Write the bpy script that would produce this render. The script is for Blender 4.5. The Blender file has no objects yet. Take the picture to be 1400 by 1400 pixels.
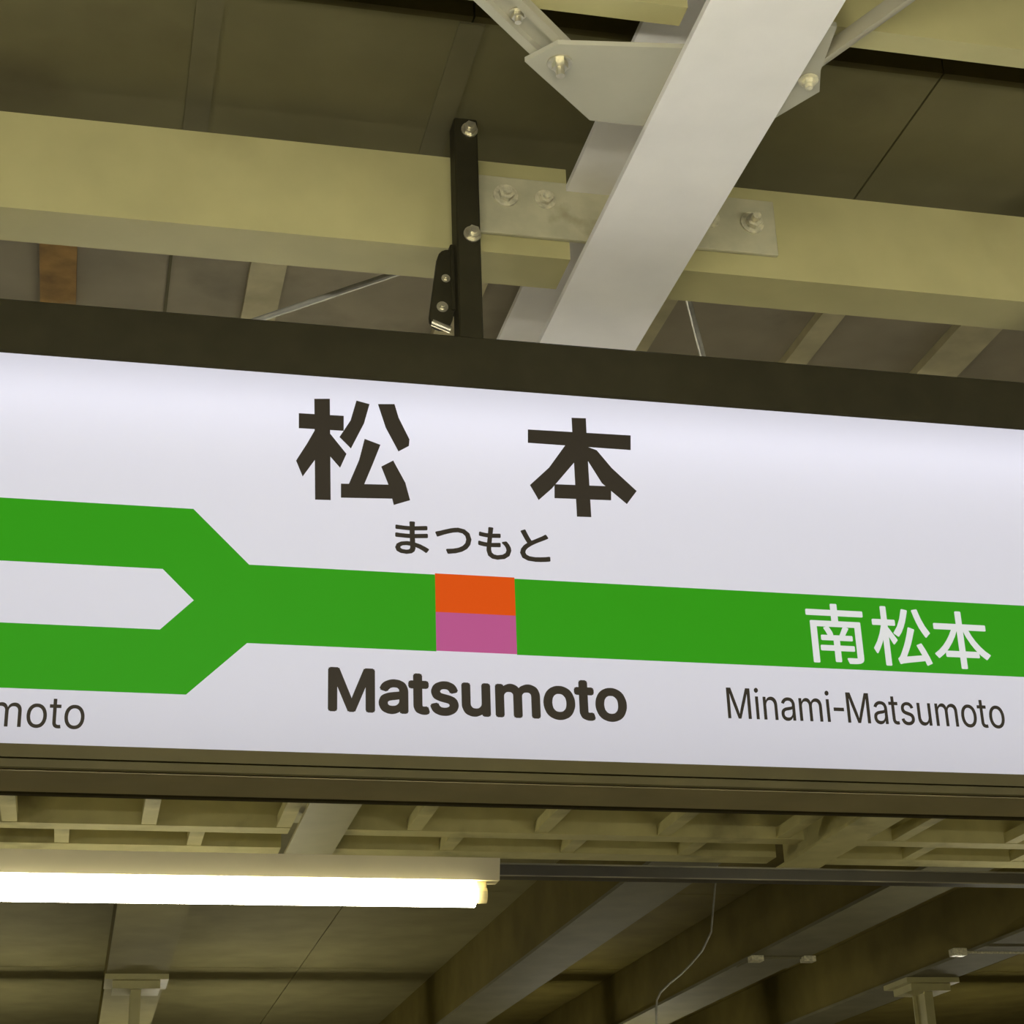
# Illuminated railway station name sign hanging below a steel platform canopy.
# World: X along the sign, Y away from the camera, Z up.  Camera (eye) height is Z = 0, platform floor at Z = -1.55.
import bpy, bmesh, math, json
from mathutils import Matrix, Vector

scene = bpy.context.scene
COL = scene.collection

# ------------------------------------------------------------------ camera
def camera_matrix(yaw, pitch, roll, loc):
    f = Vector((math.sin(yaw)*math.cos(pitch), math.cos(yaw)*math.cos(pitch), math.sin(pitch)))
    r = Vector((math.cos(yaw), -math.sin(yaw), 0.0))
    u = r.cross(f)
    c, s = math.cos(roll), math.sin(roll)
    r2 = c*r + s*u
    u2 = -s*r + c*u
    m = Matrix(((r2.x, u2.x, -f.x, loc[0]), (r2.y, u2.y, -f.y, loc[1]), (r2.z, u2.z, -f.z, loc[2]), (0, 0, 0, 1)))
    return m
cd = bpy.data.cameras.new('camera')
cd.sensor_width = 36.0
cd.lens = 2497.86/1400*36
cd.clip_start = 0.05
cam = bpy.data.objects.new('camera', cd)
COL.objects.link(cam)
cam.matrix_world = camera_matrix(0.239956, 0.407672, -0.035592, (0, 0, 0))
scene.camera = cam

# ------------------------------------------------------------------ world, exposure, lamp strength
w = bpy.data.worlds.new('night')
scene.world = w
w.use_nodes = True
w.node_tree.nodes['Background'].inputs[0].default_value = (0.020, 0.018, 0.008, 1)
w.node_tree.nodes['Background'].inputs[1].default_value = 0.9
scene.view_settings.view_transform = 'Standard'
scene.view_settings.look = 'None'
scene.view_settings.gamma = 1.0
scene.view_settings.use_curve_mapping = False
scene.view_settings.exposure = 0.0
LAMP_COLOR = (1.0, 0.95, 0.76)
FILL_COLOR_NEAR = (1.0, 0.97, 0.87)
FILL_NEAR = 95.0      # unseen lamps placed over the camera to brighten the beam
LAMP_BACK = 23.0       # raceway behind the sign
FILL_EDGE = 75.0      # unseen lamps added at the far canopy edge to brighten the joist rows
FILL_FAR = 80.0        # unseen lamps added to light the opposite canopy

# ------------------------------------------------------------------ materials
def srgb(r, g, b):
    f = lambda v: (v/12.92 if v <= 0.04045 else ((v+0.055)/1.055)**2.4)
    return (f(r/255), f(g/255), f(b/255))

def mat(name, rgb, rough=0.5, metal=0.0, vary=0.15, scale=9.0, bump=0.0, emit=None, strength=1.0, grime=None, gscale=2.5, glo=0.55, ghi=0.75):
    m = bpy.data.materials.new(name)
    m.use_nodes = True
    nt = m.node_tree
    b = nt.nodes['Principled BSDF']
    b.inputs['Roughness'].default_value = rough
    b.inputs['Metallic'].default_value = metal
    tc = nt.nodes.new('ShaderNodeTexCoord')
    src = None
    if vary > 0:
        n = nt.nodes.new('ShaderNodeTexNoise')
        n.inputs['Scale'].default_value = scale
        n.inputs['Detail'].default_value = 5
        nt.links.new(tc.outputs['Object'], n.inputs['Vector'])
        r = nt.nodes.new('ShaderNodeValToRGB')
        r.color_ramp.elements[0].position = 0.3
        r.color_ramp.elements[1].position = 0.7
        r.color_ramp.elements[0].color = tuple(c*(1-vary) for c in rgb) + (1,)
        r.color_ramp.elements[1].color = tuple(min(1, c*(1+vary)) for c in rgb) + (1,)
        nt.links.new(n.outputs['Fac'], r.inputs['Fac'])
        src = r.outputs['Color']
        if grime:
            g = nt.nodes.new('ShaderNodeTexNoise')
            g.inputs['Scale'].default_value = gscale
            g.inputs['Detail'].default_value = 8
            nt.links.new(tc.outputs['Object'], g.inputs['Vector'])
            gr = nt.nodes.new('ShaderNodeMapRange')
            gr.inputs['From Min'].default_value = glo
            gr.inputs['From Max'].default_value = ghi
            nt.links.new(g.outputs['Fac'], gr.inputs['Value'])
            mx = nt.nodes.new('ShaderNodeMix')
            mx.data_type = 'RGBA'
            mx.inputs[7].default_value = tuple(grime) + (1,)
            nt.links.new(gr.outputs['Result'], mx.inputs[0])
            nt.links.new(src, mx.inputs[6])
            src = mx.outputs[2]
        nt.links.new(src, b.inputs['Base Color'])
        if bump > 0:
            bp = nt.nodes.new('ShaderNodeBump')
            bp.inputs['Strength'].default_value = bump
            bp.inputs['Distance'].default_value = 0.002
            n2 = nt.nodes.new('ShaderNodeTexNoise')
            n2.inputs['Scale'].default_value = 160
            nt.links.new(tc.outputs['Object'], n2.inputs['Vector'])
            nt.links.new(n2.outputs['Fac'], bp.inputs['Height'])
            nt.links.new(bp.outputs['Normal'], b.inputs['Normal'])
    else:
        b.inputs['Base Color'].default_value = tuple(rgb) + (1,)
    if emit:
        b.inputs['Emission Color'].default_value = tuple(emit) + (1,)
        b.inputs['Emission Strength'].default_value = strength
    return m

M = {}
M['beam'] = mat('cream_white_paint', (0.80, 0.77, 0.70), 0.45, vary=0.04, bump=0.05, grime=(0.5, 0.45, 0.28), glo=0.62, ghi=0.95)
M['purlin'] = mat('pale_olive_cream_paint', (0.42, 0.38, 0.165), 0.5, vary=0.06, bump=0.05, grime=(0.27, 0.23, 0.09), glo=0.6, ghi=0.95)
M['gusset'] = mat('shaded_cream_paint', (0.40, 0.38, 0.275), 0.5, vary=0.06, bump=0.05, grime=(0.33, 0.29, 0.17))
M['plate'] = mat('grey_olive_paint', (0.45, 0.42, 0.26), 0.5, vary=0.10, scale=25, bump=0.08, grime=(0.2, 0.16, 0.07), gscale=9, glo=0.62, ghi=0.8)
M['bolt'] = mat('painted_bolt', (0.55, 0.51, 0.33), 0.35, vary=0.35, scale=70)
M['zinc_bolt'] = mat('zinc_bolt', (0.62, 0.58, 0.42), 0.3, metal=0.8, vary=0.2, scale=60)
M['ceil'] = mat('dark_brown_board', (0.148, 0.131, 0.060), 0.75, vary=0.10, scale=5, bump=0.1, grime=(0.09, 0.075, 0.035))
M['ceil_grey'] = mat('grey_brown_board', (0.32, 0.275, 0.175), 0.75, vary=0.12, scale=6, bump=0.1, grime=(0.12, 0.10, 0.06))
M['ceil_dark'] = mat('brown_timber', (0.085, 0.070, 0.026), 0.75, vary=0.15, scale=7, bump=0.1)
M['batten'] = mat('board_batten', (0.140, 0.124, 0.062), 0.7, vary=0.08)
M['rafter'] = mat('weathered_rafter', (0.52, 0.46, 0.25), 0.65, vary=0.15, scale=14, grime=(0.2, 0.15, 0.07))
M['rust'] = mat('rusty_rafter', (0.30, 0.165, 0.035), 0.8, vary=0.4, scale=18, grime=(0.33, 0.28, 0.15), gscale=6, glo=0.58, ghi=0.72)
M['black'] = mat('black_satin_paint', (0.026, 0.023, 0.011), 0.5, vary=0.12, scale=20)
M['frame_edge'] = mat('dark_bronze_trim', (0.066, 0.056, 0.022), 0.6, metal=0.0, vary=0.1)
M['zinc'] = mat('galvanised_steel', (0.42, 0.41, 0.34), 0.35, metal=0.5, vary=0.15, scale=30)
M['rail'] = mat('dull_raceway_steel', (0.06, 0.05, 0.02), 0.4, metal=0.3, vary=0.15)
M['rail_highlight'] = mat('raceway_edge_highlight', (0.20, 0.175, 0.09), 0.4, metal=0.3, vary=0.5, scale=6)  # highlight along the raceway edges, put into a lighter colour
M['fixture'] = mat('white_enamel', (0.80, 0.70, 0.40), 0.35, vary=0.03)
M['socket'] = mat('yellowed_lamp_socket', (0.75, 0.62, 0.28), 0.4, vary=0.05)
M['fill_tube_near'] = mat('lit_fill_tube_platform', (0.8, 0.8, 0.8), 0.3, vary=0, emit=FILL_COLOR_NEAR, strength=FILL_NEAR)
M['tube_back'] = mat('lit_tube_raceway', (0.8, 0.8, 0.8), 0.3, vary=0, emit=LAMP_COLOR, strength=LAMP_BACK)
M['fill_tube_edge'] = mat('lit_fill_tube_canopy_edge', (0.8, 0.8, 0.8), 0.3, vary=0, emit=LAMP_COLOR, strength=FILL_EDGE)
M['fill_tube_far'] = mat('lit_fill_tube_opposite', (0.8, 0.8, 0.8), 0.3, vary=0, emit=LAMP_COLOR, strength=FILL_FAR)
M['floor'] = mat('platform_asphalt', (0.36, 0.33, 0.26), 0.8, vary=0.2, scale=3, bump=0.2)
M['grid'] = mat('far_olive_paint', (0.60, 0.54, 0.23), 0.6, vary=0.08, grime=(0.2, 0.17, 0.07))
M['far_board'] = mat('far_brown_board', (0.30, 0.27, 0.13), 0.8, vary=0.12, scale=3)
M['far_shade'] = mat('far_painted_shade', (0.16, 0.13, 0.036), 0.9, vary=0.15, scale=3)  # shade of the right bays and beam sides, put into the colour
M['cover'] = mat('brown_olive_cover', (0.38, 0.33, 0.16), 0.5, vary=0.1)
M['far_beam'] = mat('far_grey_olive_paint', (0.18, 0.165, 0.095), 0.7, vary=0.10, scale=4)
# back-lit acrylic and films
PW = 1.0
M['acrylic'] = mat('backlit_white_acrylic', (0.06, 0.06, 0.06), 0.5, vary=0, emit=(0.334, 0.330, 0.380), strength=PW)
M['green'] = mat('backlit_green_film', (0.01, 0.03, 0.005), 0.6, vary=0, emit=srgb(36, 141, 0), strength=PW)
M['orange'] = mat('backlit_orange_film', (0.03, 0.01, 0.002), 0.6, vary=0, emit=srgb(210, 73, 0), strength=PW)
M['pink'] = mat('backlit_mauve_film', (0.03, 0.015, 0.025), 0.6, vary=0, emit=srgb(174, 76, 128), strength=PW)
M['ink'] = mat('dark_ink_film', (0.02, 0.017, 0.012), 0.6, vary=0, emit=srgb(30, 25, 18), strength=PW)
M['white_film'] = mat('backlit_white_lettering', (0.05, 0.05, 0.05), 0.6, vary=0, emit=srgb(212, 213, 212), strength=PW)
for k in ('acrylic', 'green', 'orange', 'pink', 'ink', 'white_film', 'far_shade', 'far_board', 'far_beam', 'grid', 'ceil', 'ceil_dark', 'black', 'frame_edge', 'batten'):
    M[k].node_tree.nodes['Principled BSDF'].inputs['Specular IOR Level'].default_value = 0.08

# the white acrylic also lets through the light of the tube inside the sign box
nt = M['acrylic'].node_tree
tr = nt.nodes.new('ShaderNodeBsdfTranslucent')
tr.inputs['Color'].default_value = (0.5, 0.5, 0.5, 1)
ad = nt.nodes.new('ShaderNodeAddShader')
nt.links.new(nt.nodes['Principled BSDF'].outputs[0], ad.inputs[0])
nt.links.new(tr.outputs[0], ad.inputs[1])
nt.links.new(ad.outputs[0], nt.nodes['Material Output'].inputs['Surface'])
M['tube_sign'] = mat('lit_tube_inside_sign', (0.8, 0.8, 0.8), 0.3, vary=0, emit=(0.93, 0.93, 1.12), strength=2.5)

# ------------------------------------------------------------------ helpers
def link(o, parent=None):
    COL.objects.link(o)
    if parent is not None:
        o.parent = parent
    return o

def empty(name, loc=(0, 0, 0)):
    o = bpy.data.objects.new(name, None)
    o.empty_display_size = 0.05
    o.location = loc
    return link(o)

def tag(o, label, cat, group=None):
    o['label'] = label
    o['category'] = cat
    if group:
        o['group'] = group
    return o

def mesh_obj(name, bm, material, parent=None, smooth=False):
    bmesh.ops.recalc_face_normals(bm, faces=bm.faces)
    me = bpy.data.meshes.new(name)
    bm.to_mesh(me)
    bm.free()
    me.materials.append(M[material])
    if smooth:
        for p in me.polygons:
            p.use_smooth = True
    o = bpy.data.objects.new(name, me)
    link(o, parent)
    if parent is not None:                       # all geometry is written in world coordinates
        off = Vector(parent.location)
        if parent.parent is not None:
            off = off + Vector(parent.parent.location)
        me.transform(Matrix.Translation(-off))
    return o

def base(o):
    """put the origin of a one-mesh thing at the bottom centre of its bounds"""
    me = o.data
    xs = [v.co for v in me.vertices]
    c = Vector(((min(v.x for v in xs)+max(v.x for v in xs))/2, (min(v.y for v in xs)+max(v.y for v in xs))/2, min(v.z for v in xs)))
    me.transform(Matrix.Translation(-c))
    o.location = c
    return o

def add_box(bm, x0, x1, y0, y1, z0, z1, bev=0.0):
    r = bmesh.ops.create_cube(bm, size=1.0)
    vs = r['verts']
    for v in vs:
        v.co = Vector((x0 if v.co.x < 0 else x1, y0 if v.co.y < 0 else y1, z0 if v.co.z < 0 else z1))
    if bev > 0:
        es = list({e for v in vs for e in v.link_edges})
        bmesh.ops.bevel(bm, geom=es, offset=bev, segments=1, affect='EDGES')

def box(name, x0, x1, y0, y1, z0, z1, material, parent=None, bev=0.0):
    bm = bmesh.new()
    add_box(bm, x0, x1, y0, y1, z0, z1, bev)
    return mesh_obj(name, bm, material, parent)

def add_prism(bm, pts, fn0, fn1):
    """pts: 2-D outline; fn0 / fn1 turn a 2-D point into the two end points"""
    a = [bm.verts.new(fn0(p)) for p in pts]
    b = [bm.verts.new(fn1(p)) for p in pts]
    bm.faces.new(a)
    bm.faces.new(list(reversed(b)))
    n = len(pts)
    for i in range(n):
        bm.faces.new((a[i], b[i], b[(i+1) % n], a[(i+1) % n]))

def add_tube(bm, p, q, r, n=12):
    p, q = Vector(p), Vector(q)
    d = (q-p).normalized()
    a = d.orthogonal().normalized()
    b = d.cross(a)
    ra = [bm.verts.new(p + r*(math.cos(t)*a + math.sin(t)*b)) for t in [2*math.pi*i/n for i in range(n)]]
    rb = [bm.verts.new(q + r*(math.cos(t)*a + math.sin(t)*b)) for t in [2*math.pi*i/n for i in range(n)]]
    bm.faces.new(ra)
    bm.faces.new(list(reversed(rb)))
    for i in range(n):
        bm.faces.new((ra[i], rb[i], rb[(i+1) % n], ra[(i+1) % n]))

def tube(name, p, q, r, material, parent=None, n=12):
    bm = bmesh.new()
    add_tube(bm, p, q, r, n)
    return mesh_obj(name, bm, material, parent)

def channel_profile(d, h, tw, tf):
    """C section: web on the near side (y = 0), flanges reaching back to y = d"""
    return [(0, 0), (d, 0), (d, tf), (tw, tf), (tw, h-tf), (d, h-tf), (d, h), (0, h)]

def h_profile(x0, x1, z0, z1, tf, tw):
    c = (x0+x1)/2
    return [(x0, z0), (x1, z0), (x1, z0+tf), (c+tw/2, z0+tf), (c+tw/2, z1-tf), (x1, z1-tf), (x1, z1), (x0, z1), (x0, z1-tf), (c-tw/2, z1-tf), (c-tw/2, z0+tf), (x0, z0+tf)]

def bolt(name, loc, axis, r, material, parent, washer=1.55, head=0.75, shank=0.45):
    """hexagonal nut on a washer with the bolt end showing; axis points out of the surface"""
    bm = bmesh.new()
    l, a = Vector(loc), Vector(axis).normalized()
    add_tube(bm, l - a*0.0005, l + a*r*0.22, r*washer, 18)
    add_tube(bm, l + a*r*0.2, l + a*r*(0.22+head), r, 6)
    add_tube(bm, l + a*r*(0.2+head), l + a*r*(0.22+head+shank), r*0.55, 10)
    return mesh_obj(name, bm, material, parent)

# ------------------------------------------------------------------ glyph outlines (thousandths of an em)
GLYPHS = {
    'M': [[[60,0],
        [60,509],
        [152,509],
        [277,187],
        [287,159],
        [299,123],
        [311,84],
        [322,49],
        [307,49],
        [318,83],
        [330,121],
        [342,158],
        [352,187],
        [476,509],
        [568,509],
        [568,0],
        [504,0],
        [504,291],
        [504,327],
        [505,369],
        [506,413],
        [507,457],
        [513,457],
        [498,409],
        [482,363],
        [467,322],
        [456,291],
        [342,0],
        [286,0],
        [170,291],
        [159,321],
        [145,361],
        [129,408],
        [112,457],
        [119,457],
        [120,416],
        [121,372],
        [122,328],
        [122,291],
        [122,0]]],
    'a': [[[160,-9],
        [137,-7],
        [115,-3],
        [94,5],
        [76,15],
        [60,29],
        [48,45],
        [38,63],
        [32,84],
        [30,108],
        [32,128],
        [36,146],
        [43,161],
        [53,174],
        [64,184],
        [78,193],
        [92,200],
        [108,206],
        [125,211],
        [178,220],
        [234,227],
        [247,229],
        [257,231],
        [265,235],
        [271,240],
        [274,246],
        [276,255],
        [276,257],
        [275,272],
        [272,285],
        [267,297],
        [260,307],
        [251,315],
        [240,322],
        [227,327],
        [212,330],
        [196,331],
        [178,330],
        [163,327],
        [149,322],
        [137,316],
        [127,309],
        [118,301],
        [110,292],
        [104,283],
        [100,274],
        [41,291],
        [51,313],
        [64,331],
        [79,346],
        [95,358],
        [114,368],
        [133,375],
        [153,380],
        [173,383],
        [194,384],
        [239,379],
        [255,375],
        [271,369],
        [286,360],
        [300,350],
        [312,336],
        [322,320],
        [330,301],
        [335,278],
        [337,251],
        [337,0],
        [277,0],
        [277,52],
        [272,52],
        [252,25],
        [242,16],
        [229,8],
        [215,1],
        [199,-4],
        [181,-7]],
        [[170,45],
        [192,47],
        [211,51],
        [228,59],
        [242,68],
        [254,80],
        [263,93],
        [270,108],
        [274,122],
        [276,138],
        [276,190],
        [259,182],
        [231,176],
        [200,171],
        [175,168],
        [134,159],
        [122,153],
        [112,147],
        [103,139],
        [97,130],
        [93,118],
        [92,105],
        [93,93],
        [96,82],
        [102,72],
        [109,64],
        [119,57],
        [130,52],
        [142,48],
        [156,46]]],
    't': [[[204,379],
        [204,327],
        [6,327],
        [6,379]],
        [[65,471],
        [126,471],
        [126,98],
        [127,83],
        [130,70],
        [136,61],
        [144,55],
        [156,51],
        [170,50],
        [185,51],
        [202,54],
        [213,2],
        [192,-3],
        [168,-4],
        [138,-1],
        [113,7],
        [92,21],
        [77,41],
        [68,64],
        [65,93]]],
    's': [[[182,-8],
        [157,-7],
        [133,-3],
        [112,3],
        [93,12],
        [76,24],
        [62,38],
        [50,54],
        [41,73],
        [36,94],
        [94,107],
        [101,87],
        [111,72],
        [124,60],
        [141,52],
        [160,47],
        [181,45],
        [206,47],
        [227,53],
        [244,62],
        [258,74],
        [265,88],
        [268,103],
        [266,115],
        [262,126],
        [254,136],
        [243,144],
        [229,150],
        [212,155],
        [149,170],
        [118,180],
        [92,192],
        [72,208],
        [58,227],
        [50,249],
        [47,274],
        [49,295],
        [55,314],
        [65,332],
        [79,347],
        [95,360],
        [115,370],
        [137,378],
        [161,383],
        [187,384],
        [212,383],
        [234,379],
        [254,372],
        [271,363],
        [286,352],
        [299,339],
        [309,324],
        [318,308],
        [324,290],
        [268,277],
        [262,291],
        [254,304],
        [243,316],
        [228,325],
        [210,331],
        [187,333],
        [166,331],
        [147,326],
        [131,317],
        [119,305],
        [111,292],
        [109,277],
        [110,264],
        [115,253],
        [124,243],
        [136,235],
        [152,229],
        [172,223],
        [229,209],
        [261,200],
        [287,187],
        [306,171],
        [320,153],
        [328,131],
        [331,107],
        [329,85],
        [323,65],
        [312,47],
        [298,31],
        [281,18],
        [260,6],
        [236,-2],
        [210,-7]]],
    'u': [[[182,-5],
        [158,-3],
        [135,2],
        [115,11],
        [97,23],
        [82,39],
        [69,59],
        [60,82],
        [54,109],
        [53,139],
        [53,379],
        [114,379],
        [114,144],
        [116,117],
        [124,94],
        [137,75],
        [154,61],
        [175,53],
        [200,50],
        [218,51],
        [234,55],
        [249,62],
        [263,71],
        [274,83],
        [283,97],
        [290,113],
        [295,132],
        [296,153],
        [296,379],
        [357,379],
        [357,0],
        [298,0],
        [298,92],
        [307,92],
        [294,60],
        [277,35],
        [257,17],
        [234,5],
        [209,-3]]],
    'm': [[[53,0],
        [53,379],
        [112,379],
        [112,295],
        [108,295],
        [114,314],
        [122,331],
        [132,346],
        [144,358],
        [158,368],
        [172,376],
        [187,382],
        [203,385],
        [219,386],
        [245,383],
        [268,375],
        [287,361],
        [303,342],
        [314,320],
        [321,295],
        [312,295],
        [318,312],
        [326,329],
        [337,343],
        [350,356],
        [364,366],
        [381,375],
        [398,381],
        [417,385],
        [437,386],
        [458,385],
        [478,380],
        [497,372],
        [514,361],
        [529,346],
        [541,328],
        [550,307],
        [555,283],
        [557,255],
        [557,0],
        [496,0],
        [496,254],
        [493,279],
        [485,298],
        [473,313],
        [456,323],
        [438,329],
        [419,330],
        [402,329],
        [387,326],
        [374,320],
        [363,312],
        [353,302],
        [345,290],
        [340,277],
        [336,263],
        [335,247],
        [335,0],
        [274,0],
        [274,260],
        [272,280],
        [265,297],
        [253,311],
        [238,322],
        [220,328],
        [199,330],
        [185,329],
        [171,326],
        [158,320],
        [145,312],
        [135,302],
        [126,289],
        [119,274],
        [115,257],
        [114,238],
        [114,0]]],
    'o': [[[207,-8],
        [174,-5],
        [144,3],
        [117,16],
        [93,35],
        [72,58],
        [56,85],
        [44,116],
        [37,150],
        [34,187],
        [37,225],
        [44,260],
        [56,291],
        [72,318],
        [93,341],
        [117,360],
        [144,374],
        [174,382],
        [207,384],
        [241,382],
        [271,374],
        [299,360],
        [323,341],
        [343,318],
        [359,291],
        [371,260],
        [379,225],
        [381,187],
        [379,150],
        [371,116],
        [359,85],
        [343,58],
        [323,35],
        [299,16],
        [271,3],
        [241,-5]],
        [[207,46],
        [231,49],
        [252,55],
        [270,66],
        [285,80],
        [298,97],
        [307,117],
        [314,139],
        [318,163],
        [319,187],
        [318,212],
        [314,236],
        [307,258],
        [298,278],
        [285,296],
        [270,310],
        [252,321],
        [231,328],
        [207,330],
        [184,328],
        [163,321],
        [145,310],
        [130,296],
        [118,278],
        [108,258],
        [102,236],
        [98,212],
        [96,187],
        [98,163],
        [102,139],
        [108,117],
        [118,97],
        [130,80],
        [145,66],
        [163,55],
        [184,49]]],
    'i': [[[53,0],
        [53,379],
        [114,379],
        [114,0]],
        [[84,443],
        [73,444],
        [63,448],
        [54,455],
        [47,463],
        [43,472],
        [41,483],
        [43,494],
        [47,504],
        [54,512],
        [63,518],
        [73,522],
        [84,524],
        [95,522],
        [105,518],
        [114,512],
        [121,504],
        [125,494],
        [126,483],
        [125,472],
        [121,463],
        [114,455],
        [105,448],
        [95,444]]],
    'n': [[[114,227],
        [114,0],
        [53,0],
        [53,379],
        [112,379],
        [112,287],
        [102,287],
        [116,319],
        [132,344],
        [152,362],
        [175,374],
        [200,382],
        [227,384],
        [252,383],
        [275,377],
        [295,369],
        [313,356],
        [328,340],
        [341,321],
        [350,298],
        [355,271],
        [357,240],
        [357,0],
        [296,0],
        [296,235],
        [293,263],
        [286,286],
        [273,304],
        [256,318],
        [235,326],
        [210,329],
        [192,328],
        [176,324],
        [161,317],
        [147,308],
        [136,297],
        [126,283],
        [119,266],
        [115,248]]],
    '-': [[[337,244],
        [337,188],
        [114,188],
        [114,244]]],
    'K': [[[104,145],
        [104,216],
        [139,261],
        [174,303],
        [212,344],
        [364,509],
        [448,509],
        [231,276],
        [228,276]],
        [[60,0],
        [60,509],
        [125,509],
        [125,334],
        [124,225],
        [125,193],
        [125,0]],
        [[372,0],
        [188,259],
        [228,309],
        [449,0]]],
    '南': [[[111,161],
        [120,147],
        [127,132],
        [132,119],
        [154,126],
        [149,140],
        [141,154],
        [132,168]],
        [[160,294],
        [160,259],
        [21,259],
        [21,234],
        [160,234],
        [160,197],
        [40,197],
        [40,-28],
        [67,-28],
        [67,173],
        [284,173],
        [284,3],
        [284,-2],
        [281,-4],
        [276,-5],
        [227,-5],
        [236,-28],
        [261,-28],
        [281,-27],
        [296,-24],
        [305,-19],
        [310,-10],
        [311,3],
        [311,197],
        [189,197],
        [189,234],
        [329,234],
        [329,259],
        [189,259],
        [189,294]],
        [[218,168],
        [194,118],
        [93,118],
        [93,97],
        [161,97],
        [161,62],
        [86,62],
        [86,40],
        [161,40],
        [161,-21],
        [187,-21],
        [187,40],
        [265,40],
        [265,62],
        [187,62],
        [187,97],
        [259,97],
        [259,118],
        [216,118],
        [241,161]]],
    '松': [[[190,283],
        [176,232],
        [157,187],
        [133,151],
        [156,135],
        [172,157],
        [186,184],
        [198,213],
        [208,245],
        [217,278]],
        [[275,286],
        [250,281],
        [260,247],
        [271,215],
        [283,187],
        [298,161],
        [314,136],
        [320,144],
        [327,151],
        [335,158],
        [311,194],
        [291,237]],
        [[70,294],
        [70,220],
        [16,220],
        [16,195],
        [67,195],
        [53,146],
        [33,99],
        [11,62],
        [25,37],
        [41,65],
        [57,99],
        [70,138],
        [70,-28],
        [95,-28],
        [95,146],
        [125,90],
        [143,111],
        [95,181],
        [95,195],
        [139,195],
        [139,220],
        [95,220],
        [95,294]],
        [[257,86],
        [285,29],
        [182,17],
        [196,45],
        [210,75],
        [223,107],
        [234,139],
        [245,172],
        [217,182],
        [207,146],
        [195,111],
        [183,80],
        [172,56],
        [165,41],
        [157,25],
        [149,14],
        [142,9],
        [151,-17],
        [167,-12],
        [207,-6],
        [295,6],
        [304,-20],
        [328,-9],
        [316,22],
        [299,59],
        [279,95]]],
    '本': [[[161,294],
        [161,220],
        [23,220],
        [23,194],
        [129,194],
        [111,158],
        [90,125],
        [66,95],
        [40,69],
        [13,49],
        [32,28],
        [62,52],
        [90,81],
        [115,116],
        [137,153],
        [155,194],
        [161,194],
        [161,64],
        [79,64],
        [79,37],
        [161,37],
        [161,-28],
        [189,-28],
        [189,37],
        [270,37],
        [270,64],
        [189,64],
        [189,194],
        [194,194],
        [212,153],
        [234,115],
        [259,81],
        [287,52],
        [317,28],
        [338,51],
        [309,71],
        [283,96],
        [258,126],
        [237,159],
        [220,194],
        [328,194],
        [328,220],
        [189,220],
        [189,294]]],
    'ま': [[[175,62],
        [175,39],
        [170,20],
        [157,11],
        [138,8],
        [110,12],
        [95,22],
        [90,37],
        [96,51],
        [113,62],
        [141,66]],
        [[65,166],
        [65,139],
        [153,134],
        [173,134],
        [174,87],
        [145,89],
        [101,82],
        [73,63],
        [64,35],
        [73,7],
        [99,-10],
        [141,-16],
        [178,-9],
        [197,9],
        [203,33],
        [202,55],
        [235,40],
        [264,21],
        [287,2],
        [303,27],
        [278,45],
        [244,65],
        [201,81],
        [199,135],
        [296,143],
        [296,169],
        [198,160],
        [198,164],
        [198,209],
        [293,217],
        [293,243],
        [198,233],
        [199,255],
        [201,278],
        [171,278],
        [172,257],
        [172,232],
        [156,232],
        [128,233],
        [95,236],
        [67,240],
        [67,214],
        [157,208],
        [172,208],
        [172,164],
        [172,159],
        [153,159],
        [125,160],
        [94,162]]],
    'つ': [[[26,183],
        [39,152],
        [62,161],
        [95,174],
        [135,187],
        [175,197],
        [213,201],
        [253,193],
        [279,169],
        [287,136],
        [278,98],
        [253,70],
        [215,50],
        [167,39],
        [114,34],
        [126,5],
        [188,13],
        [240,29],
        [282,55],
        [308,90],
        [318,135],
        [304,185],
        [266,217],
        [214,228],
        [181,225],
        [147,218],
        [115,209],
        [86,200],
        [64,193]]],
    'も': [[[34,142],
        [33,115],
        [56,109],
        [80,105],
        [106,102],
        [103,62],
        [115,16],
        [146,-9],
        [189,-16],
        [250,-6],
        [290,23],
        [305,68],
        [301,96],
        [289,122],
        [269,148],
        [238,142],
        [259,119],
        [272,95],
        [276,71],
        [265,39],
        [235,19],
        [189,11],
        [156,18],
        [137,37],
        [130,66],
        [132,101],
        [145,101],
        [214,104],
        [214,131],
        [141,126],
        [135,126],
        [143,190],
        [145,190],
        [216,193],
        [217,219],
        [146,215],
        [151,251],
        [155,275],
        [124,277],
        [123,252],
        [119,216],
        [93,218],
        [67,223],
        [43,229],
        [41,203],
        [65,198],
        [91,194],
        [117,191],
        [109,127],
        [84,130],
        [58,135]]],
    'と': [[[108,272],
        [80,261],
        [97,222],
        [114,185],
        [131,153],
        [99,126],
        [78,96],
        [70,62],
        [85,20],
        [125,-3],
        [184,-10],
        [226,-9],
        [264,-5],
        [294,-1],
        [294,30],
        [262,24],
        [222,20],
        [182,18],
        [136,24],
        [109,40],
        [99,65],
        [106,91],
        [124,114],
        [152,136],
        [189,159],
        [228,179],
        [258,194],
        [285,209],
        [270,234],
        [245,217],
        [155,168],
        [139,199],
        [123,234]]],
}
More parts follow.
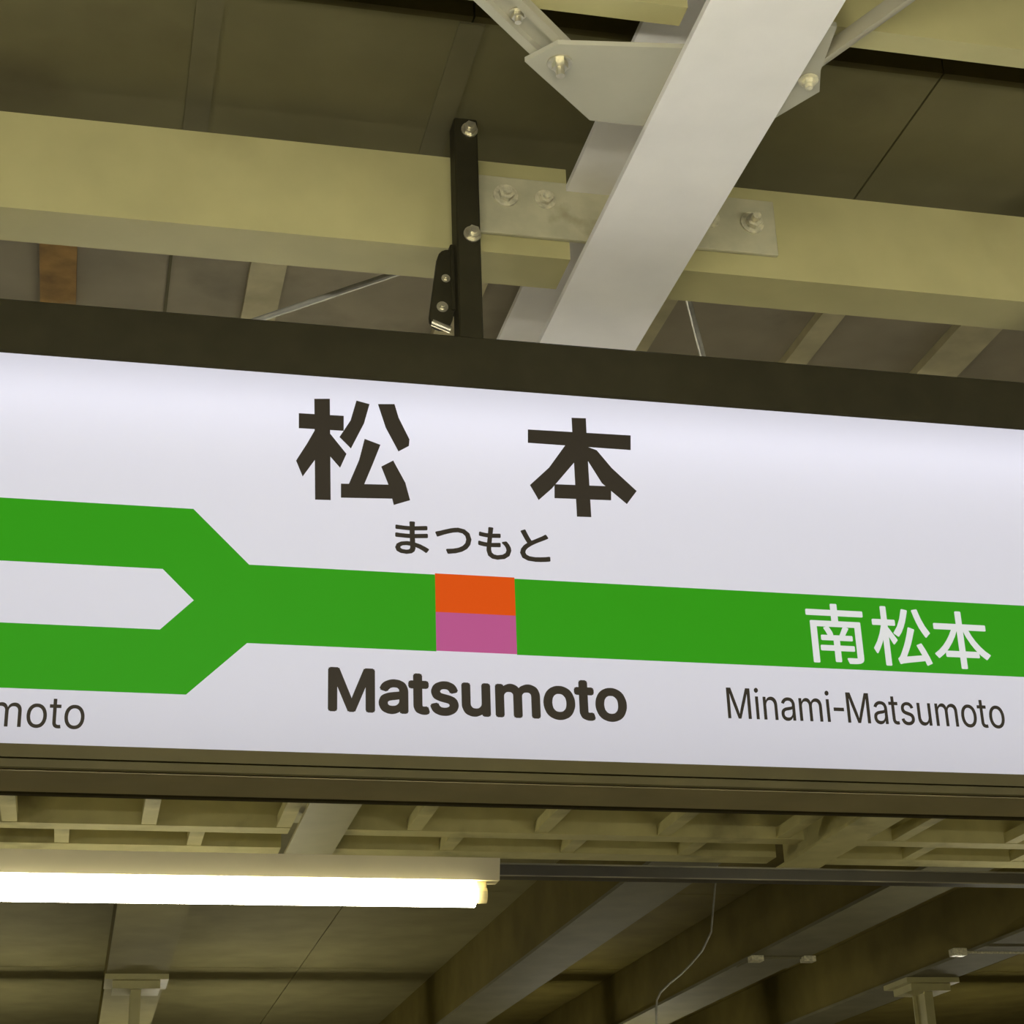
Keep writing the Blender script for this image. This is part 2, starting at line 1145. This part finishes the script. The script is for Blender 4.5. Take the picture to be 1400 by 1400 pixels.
# strokes of the two large characters, in sign coordinates (X, Z) metres
KANJI = {
    '松' : [[(0.3186, 1.3337), (0.3434, 1.3358), (0.3459, 1.1591), (0.3217, 1.1584)], [(0.2942, 1.3061), (0.3658, 1.307), (0.3659, 1.281), (0.2946, 1.2802)], [(0.3213, 1.2809), (0.3218, 1.2286), (0.3017, 1.1966), (0.2911, 1.2231), (0.3078, 1.2536)], [(0.343, 1.2754), (0.3704, 1.2402), (0.3606, 1.2158), (0.3432, 1.2363)], [(0.3863, 1.3359), (0.4074, 1.3312), (0.3986, 1.2965), (0.3777, 1.2507), (0.3595, 1.2694), (0.3768, 1.2996)], [(0.4215, 1.3324), (0.4481, 1.3345), (0.4546, 1.3106), (0.4719, 1.2732), (0.4709, 1.262), (0.4541, 1.2512), (0.4337, 1.292)], [(0.3995, 1.2686), (0.4248, 1.26), (0.4125, 1.2257), (0.396, 1.1821), (0.3715, 1.1804), (0.3908, 1.2313)], [(0.362, 1.1877), (0.4427, 1.1914), (0.4447, 1.1681), (0.3621, 1.1644)], [(0.4264, 1.222), (0.4452, 1.2338), (0.4645, 1.1962), (0.4716, 1.1671), (0.4459, 1.1574), (0.4384, 1.1897)]] ,
    '本' : [[(0.6687, 1.3063), (0.8435, 1.3088), (0.8419, 1.2824), (0.6678, 1.2826)], [(0.7438, 1.3335), (0.768, 1.3344), (0.7675, 1.2783), (0.7681, 1.1572), (0.7445, 1.1566), (0.7441, 1.2521)], [(0.7309, 1.283), (0.7515, 1.282), (0.748, 1.2572), (0.7046, 1.2033), (0.682, 1.1816), (0.6686, 1.207), (0.7016, 1.2402)], [(0.7654, 1.2831), (0.7836, 1.277), (0.8073, 1.2468), (0.8475, 1.2082), (0.8299, 1.1843), (0.7896, 1.2188), (0.7657, 1.261), (0.758, 1.2727)], [(0.7094, 1.2108), (0.8045, 1.2135), (0.8031, 1.1892), (0.7084, 1.1867)]] ,
}

def signed_area(p):
    return sum(p[i][0]*p[(i+1) % len(p)][1] - p[(i+1) % len(p)][0]*p[i][1] for i in range(len(p)))/2

def inside(pt, poly):
    x, y = pt
    c = False
    for i in range(len(poly)):
        (x0, y0), (x1, y1) = poly[i], poly[(i+1) % len(poly)]
        if (y0 > y) != (y1 > y) and x < (x1-x0)*(y-y0)/(y1-y0)+x0:
            c = not c
    return c

def flat_letters(name, contours, y, depth, bold, material, parent):
    """contours in sign coordinates (X, Z); makes a thin raised film; counters become holes"""
    sgn = max(contours, key=lambda c: abs(signed_area(c)))
    ref = signed_area(sgn) > 0
    outers = [c for c in contours if (signed_area(c) > 0) == ref]
    holes = [c for c in contours if (signed_area(c) > 0) != ref]
    bm = bmesh.new()
    for k, oc in enumerate(outers):
        cu = bpy.data.curves.new('outline', 'CURVE')
        cu.dimensions = '2D'
        cu.fill_mode = 'BOTH'
        cu.extrude = depth/2
        for c in [oc] + [h for h in holes if inside(h[0], oc)]:
            s = cu.splines.new('POLY')
            s.points.add(len(c)-1)
            for pt, (px, pz) in zip(s.points, c):
                pt.co = (px, pz, 0, 1)
            s.use_cyclic_u = True
        tmp = bpy.data.objects.new('outline', cu)
        COL.objects.link(tmp)
        dg = bpy.context.evaluated_depsgraph_get()
        dg.update()
        me = bpy.data.meshes.new_from_object(tmp.evaluated_get(dg))
        # (px, pz, t) -> (px, y + t, pz); each extra contour a hair further out so that overlaps stay clean
        me.transform(Matrix(((1, 0, 0, 0), (0, 0, -1, y - depth/2 - 0.00008*k), (0, 1, 0, 0), (0, 0, 0, 1))))
        bm.from_mesh(me)
        if bold > 0:                     # heavier weight: the outline thickened all round by overlaid films
            for j in range(8):
                t = math.pi*j/4
                m2 = me.copy()
                m2.transform(Matrix.Translation((bold*math.cos(t), -0.00003*(j+1), bold*math.sin(t))))
                bm.from_mesh(m2)
                bpy.data.meshes.remove(m2)
        bpy.data.objects.remove(tmp)
        bpy.data.curves.remove(cu)
        bpy.data.meshes.remove(me)
    return mesh_obj(name, bm, material, parent)

def text_row(names, text, x0, x1, base_z, cap, y, bold, material, parent):
    adv = {'M': 628, 'a': 379, 't': 232, 's': 362, 'u': 410, 'm': 610, 'o': 415, 'i': 167, 'n': 410, '-': 451*0.62, 'K': 470}
    pos, x = [], 0
    for ch in text:
        pos.append(x)
        x += adv[ch]
    first = min(p[0] for c in GLYPHS[text[0]] for p in c)
    last = max(p[0] for c in GLYPHS[text[-1]] for p in c)
    total = pos[-1] + last - first
    sx, sz = (x1-x0)/total, cap/509.0
    for ch, p in zip(text, pos):
        dx = -70 if ch == '-' else 0
        cs = [[(x0 + (p + dx + q[0] - first)*sx, base_z + q[1]*sz) for q in c] for c in GLYPHS[ch]]
        flat_letters(names, cs, y, 0.0012, bold, material, parent)

def glyph_box(name, ch, x0, z0, x1, z1, y, bold, material, parent):
    pts = [p for c in GLYPHS[ch] for p in c]
    a0, a1 = min(p[0] for p in pts), max(p[0] for p in pts)
    b0, b1 = min(p[1] for p in pts), max(p[1] for p in pts)
    x0, x1, z0, z1 = x0+bold, x1-bold, z0+bold, z1-bold
    cs = [[(x0+(p[0]-a0)/(a1-a0)*(x1-x0), z0+(p[1]-b0)/(b1-b0)*(z1-z0)) for p in c] for c in GLYPHS[ch]]
    flat_letters(name, cs, y, 0.0012, bold, material, parent)

# ================================================================== the setting
floor = box('floor', -8, 12, -8, 5.6, -1.75, -1.55, 'floor')
floor['kind'] = 'structure'
FAR = box('floor', -8, 14, 8.6, 20, -1.75, -1.55, 'floor')
FAR['kind'] = 'structure'

# ceiling: boards laid between the purlins, joints covered by battens
CZ = 1.955
ceil = empty('ceiling', (0, 0, CZ))
ceil['kind'] = 'structure'
seams = [-2.89, -2.45, -2.03, -1.60, -1.165, -0.742, -0.31, 0.121, 0.551, 0.980, 1.394, 1.835, 2.27, 2.70, 3.135, 3.57]
for a, b in zip(seams[:-1], seams[1:]):
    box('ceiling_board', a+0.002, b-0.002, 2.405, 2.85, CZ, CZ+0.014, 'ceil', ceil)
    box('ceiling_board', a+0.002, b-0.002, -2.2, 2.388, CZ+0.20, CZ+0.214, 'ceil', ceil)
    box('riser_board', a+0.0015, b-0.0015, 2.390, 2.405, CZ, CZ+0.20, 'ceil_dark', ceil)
for x in seams[1:-1]:
    if abs(x-1.394) > 0.01:
        box('batten', x-0.022, x+0.022, 2.406, 2.85, CZ-0.004, CZ, 'batten', ceil)
xs = [-3.1, -2.16, -1.55, -0.98, -0.57, -0.1165, 0.297, 0.712, 1.124, 1.513, 1.86, 2.32, 2.78, 3.25, 3.71, 4.23, 4.9]
for a, b in zip(xs[:-1], xs[1:]):
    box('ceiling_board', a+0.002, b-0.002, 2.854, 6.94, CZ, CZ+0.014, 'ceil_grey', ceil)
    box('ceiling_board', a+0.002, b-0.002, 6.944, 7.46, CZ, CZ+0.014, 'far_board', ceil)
for x in xs[1:-1]:
    hw = 0.036 if x < 1.7 else 0.05
    if abs(x-1.513) < 0.01: hw = 0.026
    box('rafter', x-hw, x+hw, 2.87, 6.38, CZ-0.022, CZ-0.0005, 'rust' if abs(x+0.1165) < 0.01 else 'rafter', ceil)
box('joint_strip', 0.100, 0.106, 2.87, 6.38, CZ-0.006, CZ-0.0005, 'batten', ceil)

# ================================================================== canopy steelwork
def h_beam(name, x0, x1, y0, y1, z0, z1, label, material='beam', tf=0.012, tw=0.009, cat='beam', part='beam_section', group=None):
    e = empty(name, ((x0+x1)/2, y0, z0))
    tag(e, label, cat, group)
    bm = bmesh.new()
    add_prism(bm, h_profile(x0, x1, z0, z1, tf, tw), lambda p: (p[0], y0, p[1]), lambda p: (p[0], y1, p[1]))
    mesh_obj(part, bm, material, e)
    return e

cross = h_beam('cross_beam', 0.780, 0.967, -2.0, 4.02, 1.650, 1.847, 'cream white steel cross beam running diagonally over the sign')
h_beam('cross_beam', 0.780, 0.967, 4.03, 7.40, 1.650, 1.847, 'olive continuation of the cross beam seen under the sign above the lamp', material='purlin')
cross2 = h_beam('cross_beam', 2.887, 3.062, -2.0, 7.40, 1.650, 1.847, 'dark olive cross beam underside beyond the sign at right', material='grid')

def channel(name, x0, x1, y0, z0, d, h, label, material='purlin', group=None, tw=0.007, tf=0.009):
    e = empty(name, ((x0+x1)/2, y0, z0))
    tag(e, label, 'beam', group)
    bm = bmesh.new()
    add_prism(bm, channel_profile(d, h, tw, tf), lambda p: (x0, y0+p[0], z0+p[1]), lambda p: (x1, y0+p[0], z0+p[1]))
    mesh_obj('channel_section', bm, material, e)
    return e

pl = channel('steel_purlin', -3.0, 0.784, 2.70, 1.698, 0.105, 0.190, 'pale olive steel purlin left of the white cross beam, behind the black post')
pr = channel('steel_purlin', 0.964, 4.4, 2.70, 1.698, 0.105, 0.190, 'pale olive steel purlin right of the white cross beam, above the sign')
pn = channel('steel_purlin', 0.972, 4.4, 2.000, 1.698, 0.042, 0.190, 'olive purlin with pale lower flange in the top right corner')
pn2 = channel('steel_purlin', -3.0, 0.776, 2.000, 1.698, 0.042, 0.190, 'short stretch of purlin at the top edge above the gusset plate')
BAYS = ((-2.5, 0.776, 'left of the cross beam'), (0.971, 2.883, 'between the two cross beams'), (3.066, 4.9, 'right of the second cross beam'))
for ya, d, what in ((6.40, 0.110, 'olive purlin showing as a thin line under the sign'), (6.944, 0.092, 'far olive purlin between the rows of short joists'), (7.268, 0.122, 'farthest olive purlin above the lamp raceway')):
    for xa, xb, where in BAYS:
        channel('steel_purlin', xa, xb, ya, 1.700, d, 0.190, what + ', ' + where, 'grid', 'far purlins seen under the sign')

# short joists between the far purlins (two staggered rows)
ORD = ['first', 'second', 'third', 'fourth', 'fifth', 'sixth', 'seventh', 'eighth', 'ninth', 'tenth']
for row, (xa, ya, yb, side) in enumerate(((-0.27, 6.512, 6.942, 'nearer'), (-0.08, 7.038, 7.266, 'farther'))):
    n = 0
    for k in range(10 if row else 9):
        x = xa + 0.51*k
        if any(b[0]-0.028 < x < b[1]+0.028 for b in ((0.780, 0.967), (2.887, 3.062))):
            continue
        o = base(box('short_joist', x-0.028, x+0.028, ya, yb, 1.702, 1.745, 'grid'))
        tag(o, 'olive short joist, %s from the left in the %s row under the sign' % (ORD[n], side), 'joist', 'short joists of the canopy, %s row' % side)
        n += 1

# ---- connection plates welded to the cross beam, bolted through the purlin webs
def plate(x0, x1, z0, z1):
    return box('connection_plate', x0, x1, 2.690, 2.6995, z0, z1, 'plate', cross, bev=0.0015)
pA = plate(0.604, 0.869, 1.733, 1.852)
bolt('bolt', (0.667, 2.690, 1.812), (0, -1, 0), 0.0145, 'bolt', pA)
bolt('bolt', (0.740, 2.690, 1.812), (0, -1, 0), 0.0125, 'bolt', pA)
pB = plate(0.878, 1.178, 1.742, 1.858)
bolt('bolt', (1.132, 2.690, 1.806), (0, -1, 0), 0.0145, 'bolt', pB, shank=1.0)
bolt('bolt', (1.050, 2.690, 1.806), (0, -1, 0), 0.0125, 'bolt', pB, shank=0.8)

# ---- wind bracing: gusset plates on the bottom flange, angle braces, rods
def gusset(pts):
    bm = bmesh.new()
    add_prism(bm, pts, lambda p: (p[0], p[1], 1.6635), lambda p: (p[0], p[1], 1.6715))
    return mesh_obj('gusset_plate', bm, 'gusset', cross)
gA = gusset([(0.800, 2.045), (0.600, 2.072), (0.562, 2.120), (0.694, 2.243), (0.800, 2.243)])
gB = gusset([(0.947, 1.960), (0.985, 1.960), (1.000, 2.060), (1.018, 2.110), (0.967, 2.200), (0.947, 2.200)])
bolt('bolt', (0.613, 2.112, 1.6635), (0, 0, -1), 0.012, 'zinc_bolt', gA, shank=1.1)
bolt('bolt', (0.990, 2.085, 1.6635), (0, 0, -1), 0.010, 'bolt', gB, shank=0.6)

def brace(name, p, q, width, label, lips):
    p, q = Vector(p), Vector(q)
    d = (q-p).normalized()
    s = Vector((d.y, -d.x, 0))
    e = empty(name, p)
    tag(e, label, 'brace')
    bm = bmesh.new()
    if lips == 2:      # shallow channel, open side down
        prof = [(-width/2, -0.016), (-width/2+0.014, -0.016), (-width/2+0.014, -0.004), (width/2-0.014, -0.004), (width/2-0.014, -0.016), (width/2, -0.016), (width/2, 0), (-width/2, 0)]
    else:              # angle: flat leg and one leg hanging down
        prof = [(-width/2, -0.005), (width/2-0.006, -0.005), (width/2-0.006, -width*0.8), (width/2, -width*0.8), (width/2, 0), (-width/2, 0)]
    add_prism(bm, prof, lambda t: p + s*t[0] + Vector((0, 0, t[1])), lambda t: q + s*t[0] + Vector((0, 0, t[1])))
    mesh_obj('brace_section', bm, 'gusset', e)
    return e, d, s
bA, d, s = brace('channel_brace', (0.606, 2.112, 1.690), (-0.72, 0.83, 1.690), 0.056, 'pale steel channel brace running up left from the gusset plate', 2)
bolt('bolt', Vector((0.606, 2.112, 1.686)) + d*0.10, (0, 0, -1), 0.009, 'zinc_bolt', bA, shank=0.9)
bB, d, s = brace('angle_brace', (0.978, 2.115, 1.690), (1.56, 0.80, 1.690), 0.032, 'pale steel angle brace running up right from the cross beam', 1)

def rod(p, q, r, label):
    o = tube('brace_rod', p, q, r, 'zinc', None, 10)
    tag(base(o), label, 'rod')
    return o
rod((0.662, 2.832, 1.80), (-0.60, 4.00, 1.80), 0.0065, 'thin pale steel rod crossing left above the sign\'s top edge')
rod((1.034, 2.830, 1.80), (1.70, 4.25, 1.80), 0.0065, 'thin pale steel rod right of the cross beam, just above the sign')

# ================================================================== the sign
SX0, SX1, SY0, SY1, SZ0, SZ1 = -0.775, 1.925, 2.600, 2.738, 0.714, 1.470
PZ0, PZ1 = 0.750, 1.375
sign = empty('station_name_sign', (0.575, 2.669, SZ0))
tag(sign, 'long backlit white station name sign in a black frame with green line', 'sign')
bm = bmesh.new()
add_box(bm, SX0, SX1, SY0, SY1, PZ1, SZ1, 0.004)                     # deep top rail
mesh_obj('top_rail', bm, 'black', sign)
bm = bmesh.new()
prof = [(0, 0.750), (0, 0.7305), (0.005, 0.7295), (0.005, 0.7265), (-0.0015, 0.7255), (-0.0015, 0.716), (0.001, 0.714), (0.126, 0.714), (0.128, 0.7105), (0.1395, 0.7105), (0.1395, 0.716), (0.138, 0.750)]
add_prism(bm, prof, lambda p: (SX0, SY0+p[0], p[1]), lambda p: (SX1, SY0+p[0], p[1]))
mesh_obj('bottom_rail', bm, 'frame_edge', sign)
box('bottom_cover', SX0+0.01, SX1-0.01, SY0+0.006, SY0+0.122, 0.7125, 0.7145, 'cover', sign)
box('end_cap', SX0-0.003, SX0+0.055, SY0, SY1, PZ0, PZ1, 'black', sign, 0.003)
box('end_cap', SX1-0.055, SX1+0.003, SY0, SY1, PZ0, PZ1, 'black', sign, 0.003)
def acrylic(y_out, y_in):
    # translucent sheet: outer face and rim, open to the tube behind it
    bm = bmesh.new()
    x0, x1, z0, z1 = SX0+0.05, SX1-0.05, PZ0-0.003, PZ1+0.003
    o = [bm.verts.new((x, y_out, z)) for x, z in ((x0, z0), (x1, z0), (x1, z1), (x0, z1))]
    n = [bm.verts.new((x, y_in, z)) for x, z in ((x0, z0), (x1, z0), (x1, z1), (x0, z1))]
    bm.faces.new(o)
    for i in range(4):
        bm.faces.new((o[i], o[(i+1) % 4], n[(i+1) % 4], n[i]))
    return mesh_obj('face_panel', bm, 'acrylic', sign)
face = acrylic(SY0+0.004, SY0+0.008)
acrylic(SY1-0.004, SY1-0.008)
tube('inner_tube', (SX0+0.08, 2.669, 1.315), (SX1-0.08, 2.669, 1.315), 0.013, 'tube_sign', sign, 16)
FY = SY0 + 0.004         # front of the acrylic

def film(name, pts, material, y=FY, depth=0.0008):
    bm = bmesh.new()
    add_prism(bm, pts, lambda p: (p[0], y, p[1]), lambda p: (p[0], y-depth, p[1]))
    return mesh_obj(name, bm, material, face)
# green line map: two branches from the left joining into one band
GX0, GX1 = SX0+0.06, SX1-0.06
film('line_band', [(GX0, 1.130), (0.135, 1.130), (0.222, 1.043), (0.510, 1.043), (0.510, 0.917), (0.222, 0.917), (0.135, 0.833), (GX0, 0.833),
                   (GX0, 0.932), (0.093, 0.932), (0.141, 0.981), (0.093, 1.029), (GX0, 1.029)], 'green')
film('line_band', [(0.637, 1.043), (GX1, 1.043), (GX1, 0.917), (0.637, 0.917)], 'green')
film('station_marker', [(0.510, 1.045), (0.637, 1.045), (0.637, 0.981), (0.510, 0.981)], 'orange')
film('station_marker', [(0.510, 0.981), (0.637, 0.981), (0.637, 0.918), (0.510, 0.918)], 'pink')

for ch in ('松', '本'):
    bm = bmesh.new()
    for i, st in enumerate(KANJI[ch]):
        y = FY - 0.00008*i
        add_prism(bm, st, lambda p: (p[0], FY, p[1]), lambda p: (p[0], y-0.0012, p[1]))
    mesh_obj('station_name_character', bm, 'ink', face)
for ch, a, b in (('ま', (0.4475, 1.0753), (0.5012, 1.1305)), ('つ', (0.5115, 1.0793), (0.5694, 1.1244)), ('も', (0.5802, 1.0739), (0.6336, 1.1287)), ('と', (0.6478, 1.0738), (0.6968, 1.1283))):
    glyph_box('reading_character', ch, a[0], a[1], b[0], b[1], FY, 0.0012, 'ink', face)
text_row('station_name_letter', 'Matsumoto', 0.347, 0.806, 0.8185, 0.063, FY, 0.0030, 'ink', face)
text_row('next_station_letter', 'Minami-Matsumoto', 0.974, 1.449, 0.8275, 0.050, FY, 0, 'ink', face)
text_row('next_station_letter', 'Kita-Matsumoto', -0.425, -0.008, 0.7755, 0.047, FY, 0, 'ink', face)
for ch, a, b in (('南', (1.121, 0.926), (1.220, 1.028)), ('松', (1.234, 0.926), (1.336, 1.0285)), ('本', (1.341, 0.926), (1.440, 1.026))):
    glyph_box('next_station_character', ch, a[0], a[1], b[0], b[1], FY-0.0008, 0.0012, 'white_film', face)

# hanger posts
def post(x, label, bolts=True):
    e = empty('hanger_post', (x, 2.667, SZ1))
    tag(e, label, 'post', 'posts hanging the station sign')
    box('square_tube', x-0.021, x+0.021, 2.645, 2.6895, SZ1, 1.938, 'black', e, 0.003)
    box('foot_plate', x-0.035, x+0.035, 2.640, 2.700, SZ1, SZ1+0.006, 'black', e)
    box('clamp_sleeve', x-0.028, x+0.027, 2.672, 2.6985, 1.560, 1.690, 'black', e, 0.002)
    bolt('bolt', (x+0.006, 2.645, 1.912), (0, -1, 0), 0.0125, 'zinc_bolt', e, washer=1.2)
    bolt('bolt', (x+0.006, 2.645, 1.696), (0, -1, 0), 0.0125, 'zinc_bolt', e, washer=1.25)
    # long link hanging beside the post with a pin at its lower end
    bm = bmesh.new()
    pts = []
    c0, c1, r = Vector((x-0.030, 1.660)), Vector((x-0.045, 1.545)), 0.020
    dd = (c1-c0).normalized()
    nn = Vector((dd.y, -dd.x))
    for i in range(9):
        t = math.pi*i/8
        pts.append(c0 + r*(math.cos(t)*nn - math.sin(t)*dd))
    for i in range(9):
        t = math.pi*i/8
        pts.append(c1 + r*(-math.cos(t)*nn + math.sin(t)*dd))
    add_prism(bm, pts, lambda p: (p[0], 2.676, p[1]), lambda p: (p[0], 2.690, p[1]))
    lk = mesh_obj('safety_link', bm, 'black', e)
    bolt('pin', (x-0.043, 2.676, 1.565), (0, -1, 0), 0.0065, 'zinc_bolt', lk)
    bolt('pin', (x-0.036, 2.676, 1.622), (0, -1, 0), 0.005, 'zinc_bolt', lk)
    tube('pin', (x-0.062, 2.674, 1.532), (x-0.030, 2.674, 1.520), 0.006, 'zinc_bolt', lk)
    return e
post(0.588, 'black square hanger post bolted to the olive purlin above the sign')
post(-0.600, 'black hanger post at the left end of the sign, outside the picture')
post(1.760, 'black hanger post at the right end of the sign, outside the picture')

# ================================================================== lamps
def fixture(xr, y, ztop, tubemat, label, length=1.245, group='fluorescent batten lamps'):
    """batten lamp under a raceway; xr = right end"""
    x0, x1 = xr-length, xr
    zt = ztop-0.0505-0.031
    e = empty('fluorescent_lamp', ((x0+x1)/2, y, ztop))
    tag(e, label, 'lamp', group)
    bm = bmesh.new()
    prof = [(-0.036, 0.0), (0.036, 0.0), (0.025, -0.0505), (-0.025, -0.0505)]
    add_prism(bm, prof, lambda p: (x0, y+p[0], ztop+p[1]), lambda p: (x1, y+p[0], ztop+p[1]))
    mesh_obj('housing', bm, 'fixture', e)
    for a, b, c in ((x0+0.006, x0+0.032, 1), (x1-0.054, x1-0.028, -1)):
        bm = bmesh.new()
        add_box(bm, a, b, y-0.011, y+0.011, zt+0.004, ztop-0.050, 0.002)
        add_tube(bm, (a, y, zt), (b, y, zt), 0.019, 16)
        mesh_obj('lamp_socket', bm, 'socket', e)
    t = tube('fluorescent_tube', (x0+0.030, y, zt), (x1-0.056, y, zt), 0.028, tubemat, e, 28)  # thicker than a real tube, its bloom put into the shape
    return e

def raceway(y, z0, x0, x1, label, rods, top):
    e = empty('lamp_raceway', ((x0+x1)/2, y, z0))
    tag(e, label, 'rail')
    bm = bmesh.new()
    prof = [(-0.021, 0), (0.021, 0), (0.021, 0.031), (0.012, 0.031), (0.012, 0.028), (0.018, 0.028), (0.018, 0.003), (-0.018, 0.003), (-0.018, 0.028), (-0.012, 0.028), (-0.012, 0.031), (-0.021, 0.031)]
    add_prism(bm, prof, lambda p: (x0, y+p[0], z0+p[1]), lambda p: (x1, y+p[0], z0+p[1]))
    mesh_obj('raceway_channel', bm, 'rail', e)
    box('raceway_highlight_strip', x0, x1, y-0.0235, y-0.0211, z0+0.0275, z0+0.0315, 'rail_highlight', e)  # strips in a lighter colour paint the highlight lines on the rail
    box('raceway_highlight_strip', x0, x1, y-0.0235, y-0.0211, z0-0.0005, z0+0.0025, 'rail_highlight', e)
    for x in rods:
        r = tube('hanger_rod', (x, y, z0+0.004), (x, y, top), 0.0045, 'zinc', e, 8)
        box('hanger_clip', x-0.014, x+0.014, y-0.024, y+0.024, z0+0.022, z0+0.050, 'rail', r)
    return e

RY = 4.20
raceway(RY+0.062, 0.934, -3.2, 5.2, 'dark lamp raceway running right from the lit tube below the sign', (-1.6, 2.75, 4.9), CZ)
fixture(0.960, RY, 0.9595, 'tube_back', 'lit fluorescent tube lamp with white housing below the sign at left')
fixture(4.20, RY, 0.9595, 'tube_back', 'lit fluorescent tube lamp on the rear raceway, beyond the right edge')
# unseen lamps over and before the camera, placed to brighten beam and purlin
raceway(1.115, 1.140, -3.2, 5.2, 'unseen lamp raceway added on the platform side of the sign, above the viewer', (-1.6, 1.9, 4.3), CZ+0.2)
fixture(-1.15, 1.115, 1.1395, 'fill_tube_near', 'unseen lit fluorescent tube lamp added above the viewer at left')
fixture(0.85, 1.115, 1.1395, 'fill_tube_near', 'unseen lit fluorescent tube lamp added straight above the viewer')
fixture(2.85, 1.115, 1.1395, 'fill_tube_near', 'unseen lit fluorescent tube lamp added above the viewer at right')
raceway(8.15, 0.934, -3.2, 6.2, 'unseen lamp raceway added at the far edge of the canopy, below the picture', (-1.6, 6.0), CZ)  # unseen raceway and lamps, added to brighten the far joist rows
fixture(0.90, 8.15, 0.9335, 'fill_tube_edge', 'added unseen lit tube lamp at the far canopy edge, left, below the picture')
fixture(-1.20, 8.15, 0.9335, 'fill_tube_edge', 'added unseen lit tube lamp at the far canopy edge, farthest left, below the picture')
fixture(5.40, 8.15, 0.9335, 'fill_tube_edge', 'added unseen lit tube lamp at the far canopy edge, right, below the picture')

# ================================================================== canopy of the opposite platform, in the dark
fc = empty('ceiling', (0, 12, 2.43))
fc['kind'] = 'structure'
for a, b in zip([-3, -1.4, 0.4, 1.7, 2.97, 4.48, 5.9, 7.4, 9.0], [-1.4, 0.4, 1.7, 2.97, 4.48, 5.9, 7.4, 9.0, 10.5]):
    for ya, yb in ((8.7, 11.5), (11.5, 14.42), (14.42, 19)):
        box('ceiling_board', a+0.004, b-0.004, ya+0.006, yb-0.006, 2.432, 2.446, 'far_board' if a < 2.5 else 'far_shade', fc)  # right bays coloured darker to look unlit
def far_beam(x0, x1, y0, y1, label, splice=None, flange='far_beam'):
    e = empty('canopy_beam', ((x0+x1)/2, y0, 2.0))
    tag(e, label, 'beam')
    box('bottom_flange', x0, x1, y0, y1, 2.0, 2.02, flange, e)
    box('beam_web', x0+0.02, x1-0.02, y0, y1, 2.02, 2.43, 'far_shade', e)  # beam side coloured dark as if in shade
    if splice:
        box('splice_plate', x0+0.01, x1-0.01, splice, splice+0.35, 1.988, 2.0, 'far_beam', e)
        box('flange_clip', x0-0.03, x0+0.05, splice-0.06, splice+0.02, 1.965, 1.9995, 'bolt', e)
        box('flange_clip', x1-0.05, x1+0.03, splice-0.06, splice+0.02, 1.965, 1.9995, 'bolt', e)
    return e
far_beam(2.785, 3.155, 8.7, 18.5, 'dim grey olive canopy beam right of the lit tube, below the sign')
far_beam(4.28, 4.66, 8.7, 18.5, 'dim grey olive canopy beam with two pale clips at lower right', 11.35)
far_beam(5.70, 6.08, 9.6, 18.5, 'faint canopy beam over the T-shaped column at lower right')
far_beam(0.20, 0.58, 9.2, 18.5, 'dim canopy beam over the T-shaped column under the lit tube', None, 'far_board')
for x, label in ((0.39, 'slim T-headed column below the lit tube at lower left'), (5.89, 'slim T-headed column in the lower right corner')):
    e = empty('canopy_column', (x, 12.3, -1.55))
    tag(e, label, 'column')
    bm = bmesh.new()
    add_prism(bm, h_profile(x-0.032, x+0.032, 12.2, 12.4, 0.012, 0.012), lambda p: (p[0], p[1], -1.55), lambda p: (p[0], p[1], 1.92))
    mesh_obj('column_shaft', bm, 'purlin', e)
    box('cap_plate', x-0.20, x+0.20, 12.1, 12.5, 1.965, 1.999, 'purlin', e)
    box('cap_block', x-0.15, x+0.15, 12.15, 12.45, 1.915, 1.964, 'purlin', e)
    box('base_plate', x-0.15, x+0.15, 12.1, 12.5, -1.549, -1.52, 'purlin', e)
# cable sagging below the far ceiling
cu = bpy.data.curves.new('cable', 'CURVE')
cu.dimensions = '3D'
cu.bevel_depth = 0.006
cu.bevel_resolution = 2
s = cu.splines.new('POLY')
pts = [(3.62, 10.0, 2.43), (3.53, 10.0, 1.90), (3.467, 10.0, 1.793), (3.396, 10.0, 1.719), (3.33, 10.0, 1.66), (3.259, 10.0, 1.609), (3.204, 10.0, 1.561), (3.18, 10.0, 1.52), (3.17, 10.0, 1.437), (3.165, 10.0, 1.10)]
s.points.add(len(pts)-1)
for p, c in zip(s.points, pts):
    p.co = c + (1,)
tmp = bpy.data.objects.new('cable', cu)
COL.objects.link(tmp)
dg = bpy.context.evaluated_depsgraph_get()
dg.update()
me = bpy.data.meshes.new_from_object(tmp.evaluated_get(dg))
bpy.data.objects.remove(tmp)
me.materials.clear()
me.materials.append(M['zinc'])
cb = bpy.data.objects.new('hanging_cable', me)
link(cb)
tag(base(cb), 'thin glinting cable hanging between the two dim canopy beams', 'cable')
# conduit with a box under the far canopy
e = empty('conduit', (5.8, 11.0, 1.95))
tag(e, 'thin pale conduit with a small box above the right T-headed column', 'pipe')
tube('conduit_pipe', (5.60, 11.0, 1.976), (6.60, 11.0, 1.976), 0.008, 'bolt', e, 8)
box('junction_box', 5.505, 5.60, 10.96, 11.04, 1.952, 1.998, 'bolt', e, 0.004)
# unseen lamps added to light the opposite canopy, hung below its beams
raceway(14.8, 1.40, -3.0, 9.5, 'unseen lamp raceway added at the opposite platform, below the picture', (-2.0, 9.0), 2.432)
fixture(1.9, 14.8, 1.3995, 'fill_tube_far', 'unseen lit tube lamp added at the opposite platform, under its left bay')
fixture(0.0, 14.8, 1.3995, 'fill_tube_far', 'unseen lit tube lamp added at the opposite platform, farthest left')
fixture(8.6, 14.8, 1.3995, 'fill_tube_far', 'unseen lit tube lamp added at the opposite platform, under its right bay')
fixture(4.9, 14.8, 1.3995, 'fill_tube_far', 'unseen lit tube lamp added at the opposite platform, under its middle bay')
